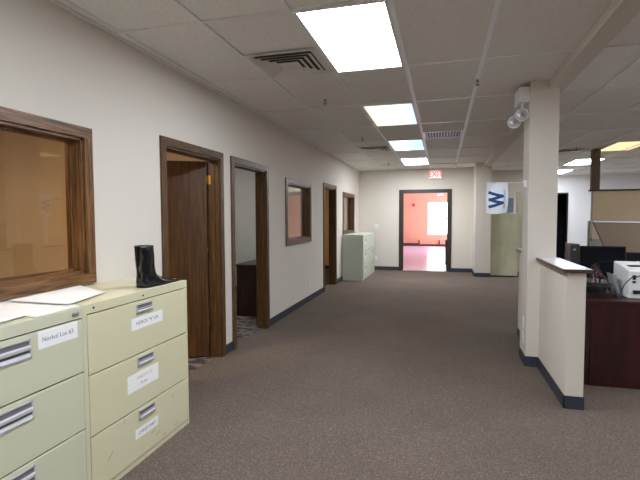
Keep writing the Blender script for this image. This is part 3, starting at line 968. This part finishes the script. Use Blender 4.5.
def monitor(x, y, z, w_, h_, tilt, rz, label):
    t = thing('computer_monitor', label, 'monitor', (x, y, z), rz, 'black monitors on the desk')
    b = MB().rbox(-w_/2, w_/2, -.012, .02, .0, h_, .005)
    b.rbox(-w_*.3, w_*.3, .02, .05, h_*.2, h_*.8, .008)
    hd = b.build('screen_housing', 'black', t); hd.location = (0, 0, .09); hd.rotation_euler = (tilt, 0, 0)
    MB().box(-w_/2+.012, w_/2-.012, -.0135, -.012, .016, h_-.012).build('screen', 'black_screen', hd)
    MB().rbox(-.12, .12, -.09, .10, 0, .014, .004).cyl((0, .03, .01), (0, .04, .22), .02).build('stand', 'black', t)
# black printer / computer case lying left
t = thing('computer_tower', 'black computer case with charcoal front standing behind the low wall', 'computer', (1.248, 4.97, DZ+.001), 0)
MB().rbox(.0, .08, .012, .24, 0, .435, .006).build('case', 'black', t)
f_ = MB().rbox(.002, .078, 0, .012, .004, .43, .004).build('front_bezel', 'charcoal', t)
MB().cyl((.03, 0, .38), (.03, -.002, .38), .012).build('badge', 'grey_pl', f_)
monitor(1.548, 5.03, DZ+.001, .41, .325, math.radians(-6), math.radians(-3), 'wide black monitor behind the cables, left of the other')
monitor(1.88, 5.13, DZ+.001, .36, .26, math.radians(-4), math.radians(-10), 'lower black monitor behind the white box')
# white box device
t = thing('label_printer', 'white boxy printer with black ports on the right end of the desk', 'printer', (1.555, 4.40, DZ+.001))
WB_, WD_, WH_ = .23, .36, .245
b = MB()
b.prism([(0, 0), (0, WH_), (WD_, WH_+.05), (WD_, .0)], 0, 0, WB_)
bod = b.build('body', 'white_pl', t)
bv = bod.modifiers.new('bevel', 'BEVEL'); bv.width = .012; bv.segments = 3
MB().box(.05, .16, .13, .20, WH_+.0205, WH_+.0285).build('paper_slot', 'black', t)
MB().rbox(.03, .055, -.004, .004, .165, .205, .002).rbox(.03, .055, -.004, .004, .135, .155, .002).build('port', 'black', t)
MB().rbox(.035, .085, -.02, .004, .045, .075, .004).build('power_plug', 'black', t)
MB().box(.10, .22, -.001, .004, .09, .20).build('rear_label', 'paper2', t)
tag(MB().tube([(1.60, 4.385, .93), (1.585, 4.33, .95), (1.555, 4.33, .935), (1.50, 4.33, .87), (1.475, 4.34, .79), (1.45, 4.38, .748)], .004).build('cable', 'black'), 'black cable looping from the white printer to the desktop', 'cable')
tag(MB().tube([(1.605, 4.385, .93), (1.64, 4.34, .955), (1.70, 4.33, .93), (1.78, 4.36, .85), (1.86, 4.45, .748)], .004).build('cable', 'black'), 'black cable running right across the face of the white printer', 'cable')
# silver tray
t = thing('paper_tray', 'grey angled plastic tray leaning beside the white printer', 'tray', (1.462, 4.50, DZ+.001))
b = MB().prism([(.05, 0), (.080, 0), (.030, .19), (.0, .20)], 1, 0, .14)
b.build('tray_body', 'grey_pl', t)
# phone / keyboard
t = thing('keyboard', 'black keyboard lying tilted on the desk behind the low wall', 'keyboard', (1.135, 4.50, DZ+.085), math.radians(-22))
MB().rbox(0, .30, 0, .14, 0, .022, .004).build('keyboard_base', 'black', t)
b = MB()
for i in range(14):
    for j in range(5): b.rbox(.010+i*.020, .026+i*.020, .014+j*.024, .034+j*.024, .022, .029, .002, seg=1)
b.build('keys', 'black', t)
t = thing('desk_telephone', 'black desk telephone under the tilted keyboard', 'telephone', (1.16, 4.47, DZ+.001), math.radians(-12))
MB().prism([(0, 0), (.20, 0), (.20, .058), (0, .035)], 0, 0, .24).build('phone_base', 'black', t)
MB().rbox(.0, .045, .0, .18, .058, .078, .008).build('handset', 'black', t)
cols = [('red_cable', 'red'), ('black', 'black'), ('grey_pl', 'grey'), ('red_cable', 'dull red'), ('black', 'thin black'), ('charcoal', 'charcoal')]
for i, (mk, cn) in enumerate(cols):
    pts = []
    yy_ = 4.72+.035*i
    for k in range(9):
        pts.append((1.375+.017*k+(.012 if k % 2 else -.012), yy_+random.uniform(-.006, .006), DZ+.012+(.17+.014*i)*math.sin(k/8*math.pi)**.7*random.uniform(.75, 1.15)))
    pts[0] = (1.375, yy_, DZ+.006); pts[-1] = (1.52, yy_, DZ+.008)
    tag(MB().tube(pts, .004, n=6).build('cable', mk), '%s cable in the tangle before the wide black monitor' % cn, 'cable', 'tangled cables on the desk')
t = thing('power_adapter', 'grey power adapter among the tangled cables', 'adapter', (1.42, 4.59, DZ+.001), 0)
MB().rbox(0, .035, 0, .07, 0, .13, .008).build('adapter_case', 'grey_pl', t)
MB().rbox(.008, .028, -.002, .001, .03, .07, .0005).build('rating_label', 'charcoal', t)

# slanted taupe panel behind the desk, right
t = thing('cubicle_partition', 'taupe slant edged partition panel with a pale top edge', 'partition', (0, 5.75, 0))
b = MB().prism([(1.668, 1.385), (3.2, 1.355), (3.2, .0), (2.25, .0)], 1, 0, .05)
b.build('fabric_panel', 'taupefab', t)
MB().prism([(1.660, 1.40), (3.2, 1.37), (3.2, 1.355), (1.668, 1.385)], 1, -.008, .058).build('top_cap', 'cap_top', t)

# tall tan cubicle panel with dark rail and post to the ceiling
t = thing('cubicle_wall', 'tall tan fabric partition with a dark brown rail and post to the ceiling', 'partition', (0, 9.63, 0))
MB().box(2.770, 5.6, 0, .05, 1.02, 1.925).build('fabric_panel', 'tanfab', t)
MB().rbox(2.705, 5.6, -.02, .07, 1.925, 1.958, .004).build('top_rail', 'rail', t)
MB().box(2.742, 2.880, 0, .10, 1.958, CE).build('post', 'postbrown', t)
MB().box(2.750, 2.770, 0, .05, .0, 1.925).box(2.750, 5.6, 0, .05, .98, 1.02).build('frame', 'greyfab', t)
MB().box(2.770, 5.6, .005, .045, 0, .98).build('lower_panel', 'greyfab', t)
t = thing('low_partition', 'grey low partition standing behind the tall tan one', 'partition', (2.86, 10.2, 0))
MB().rbox(0, 2.0, 0, .05, .04, 1.36, .006).build('fabric_panel', 'greyfab', t)
MB().box(.0, .05, 0, .05, 0, .04).box(1.9, 1.95, 0, .05, 0, .04).build('foot', 'black', t)

# sage partition behind the flag
t = thing('sage_partition', 'sage green freestanding panel beyond the pier', 'partition', (1.135, 11.5, 0))
MB().rbox(0, .618, 0, .06, .03, 1.54, .006).build('fabric_panel', 'greenfab', t)
MB().box(.05, .55, .01, .05, 0, .03).build('kick_plate', 'rail', t)
t = thing('wall_panel_cabinet', 'narrow cream cabinet side right of the sage panel', 'cabinet', (1.762, 11.62, 0))
MB().rbox(0, .16, 0, .4, .12, 2.05, .005).build('cabinet_body', 'cream', t)
MB().box(.01, .15, .01, .39, 0, .12).build('plinth', 'cove', t)
o = MB().rbox(1.72, 1.90, 13.38, 13.40, 1.45, 1.96, .004).build('notice_board', M['vent_blue'])
tag(o, 'blue grey board on the recess wall behind the flag', 'board')

# ---------------------------------------------------------------- inside the offices
t = thing('office_desk', 'dark espresso desk seen through the second office doorway', 'desk', (-2.93, 6.0, 0))
MB().rbox(-.02, .55, -.01, .75, .74, .765, .003).build('desktop', 'espresso', t)
MB().box(.012, .53, .01, .035, 0, .74).build('modesty_panel', 'espresso', t)
MB().box(.012, .037, .035, .72, 0, .74).build('side_panel', 'espresso', t)
MB().box(.505, .53, .035, .72, 0, .74).build('side_panel', 'espresso', t)

# ---------------------------------------------------------------- bits in the coral room
t = thing('fire_alarm', 'red fire alarm box on the coral wall', 'fire alarm', (-1.375, FY1, 2.03))
MB().rbox(-.06, .06, -.05, 0, -.07, .07, .008).build('alarm_box', 'alarm', t)
MB().rbox(-.015, .015, -.058, -.05, -.015, .015, .003).build('strobe', 'white_pl', t)
t = thing('exit_sign', 'small red exit sign high on the coral wall', 'exit sign', (-.11, FY1, 2.56))
MB().rbox(-.15, .15, -.05, 0, -.09, .09, .006).build('housing', 'white_pl', t)
MB().text('EXIT', .17, lambda u, v: (u*.8, -.051, v)).build('lettering', 'exit_red', t)
for x, l in ((-1.09, 'dark floor box at the coral wall left of the window'), (-.13, 'dark floor box at the coral wall under the window')):
    o = MB().rbox(x-.03, x+.03, FY1-.08, FY1-.012, 0, .30, .006).build('pipe_stub', M['coral_dark']); tag(o, l, 'pipe', 'pipe stubs on the coral wall')
t = thing('wooden_crate', 'brown wooden box just inside the coral room on the right', 'box', (.10, 14.0, 0))
MB().rbox(0, .35, 0, .4, 0, .72, .006).build('box_body', 'espresso', t)
MB().box(-.01, .36, -.01, .41, .72, .745).build('lid', 'espresso', t)
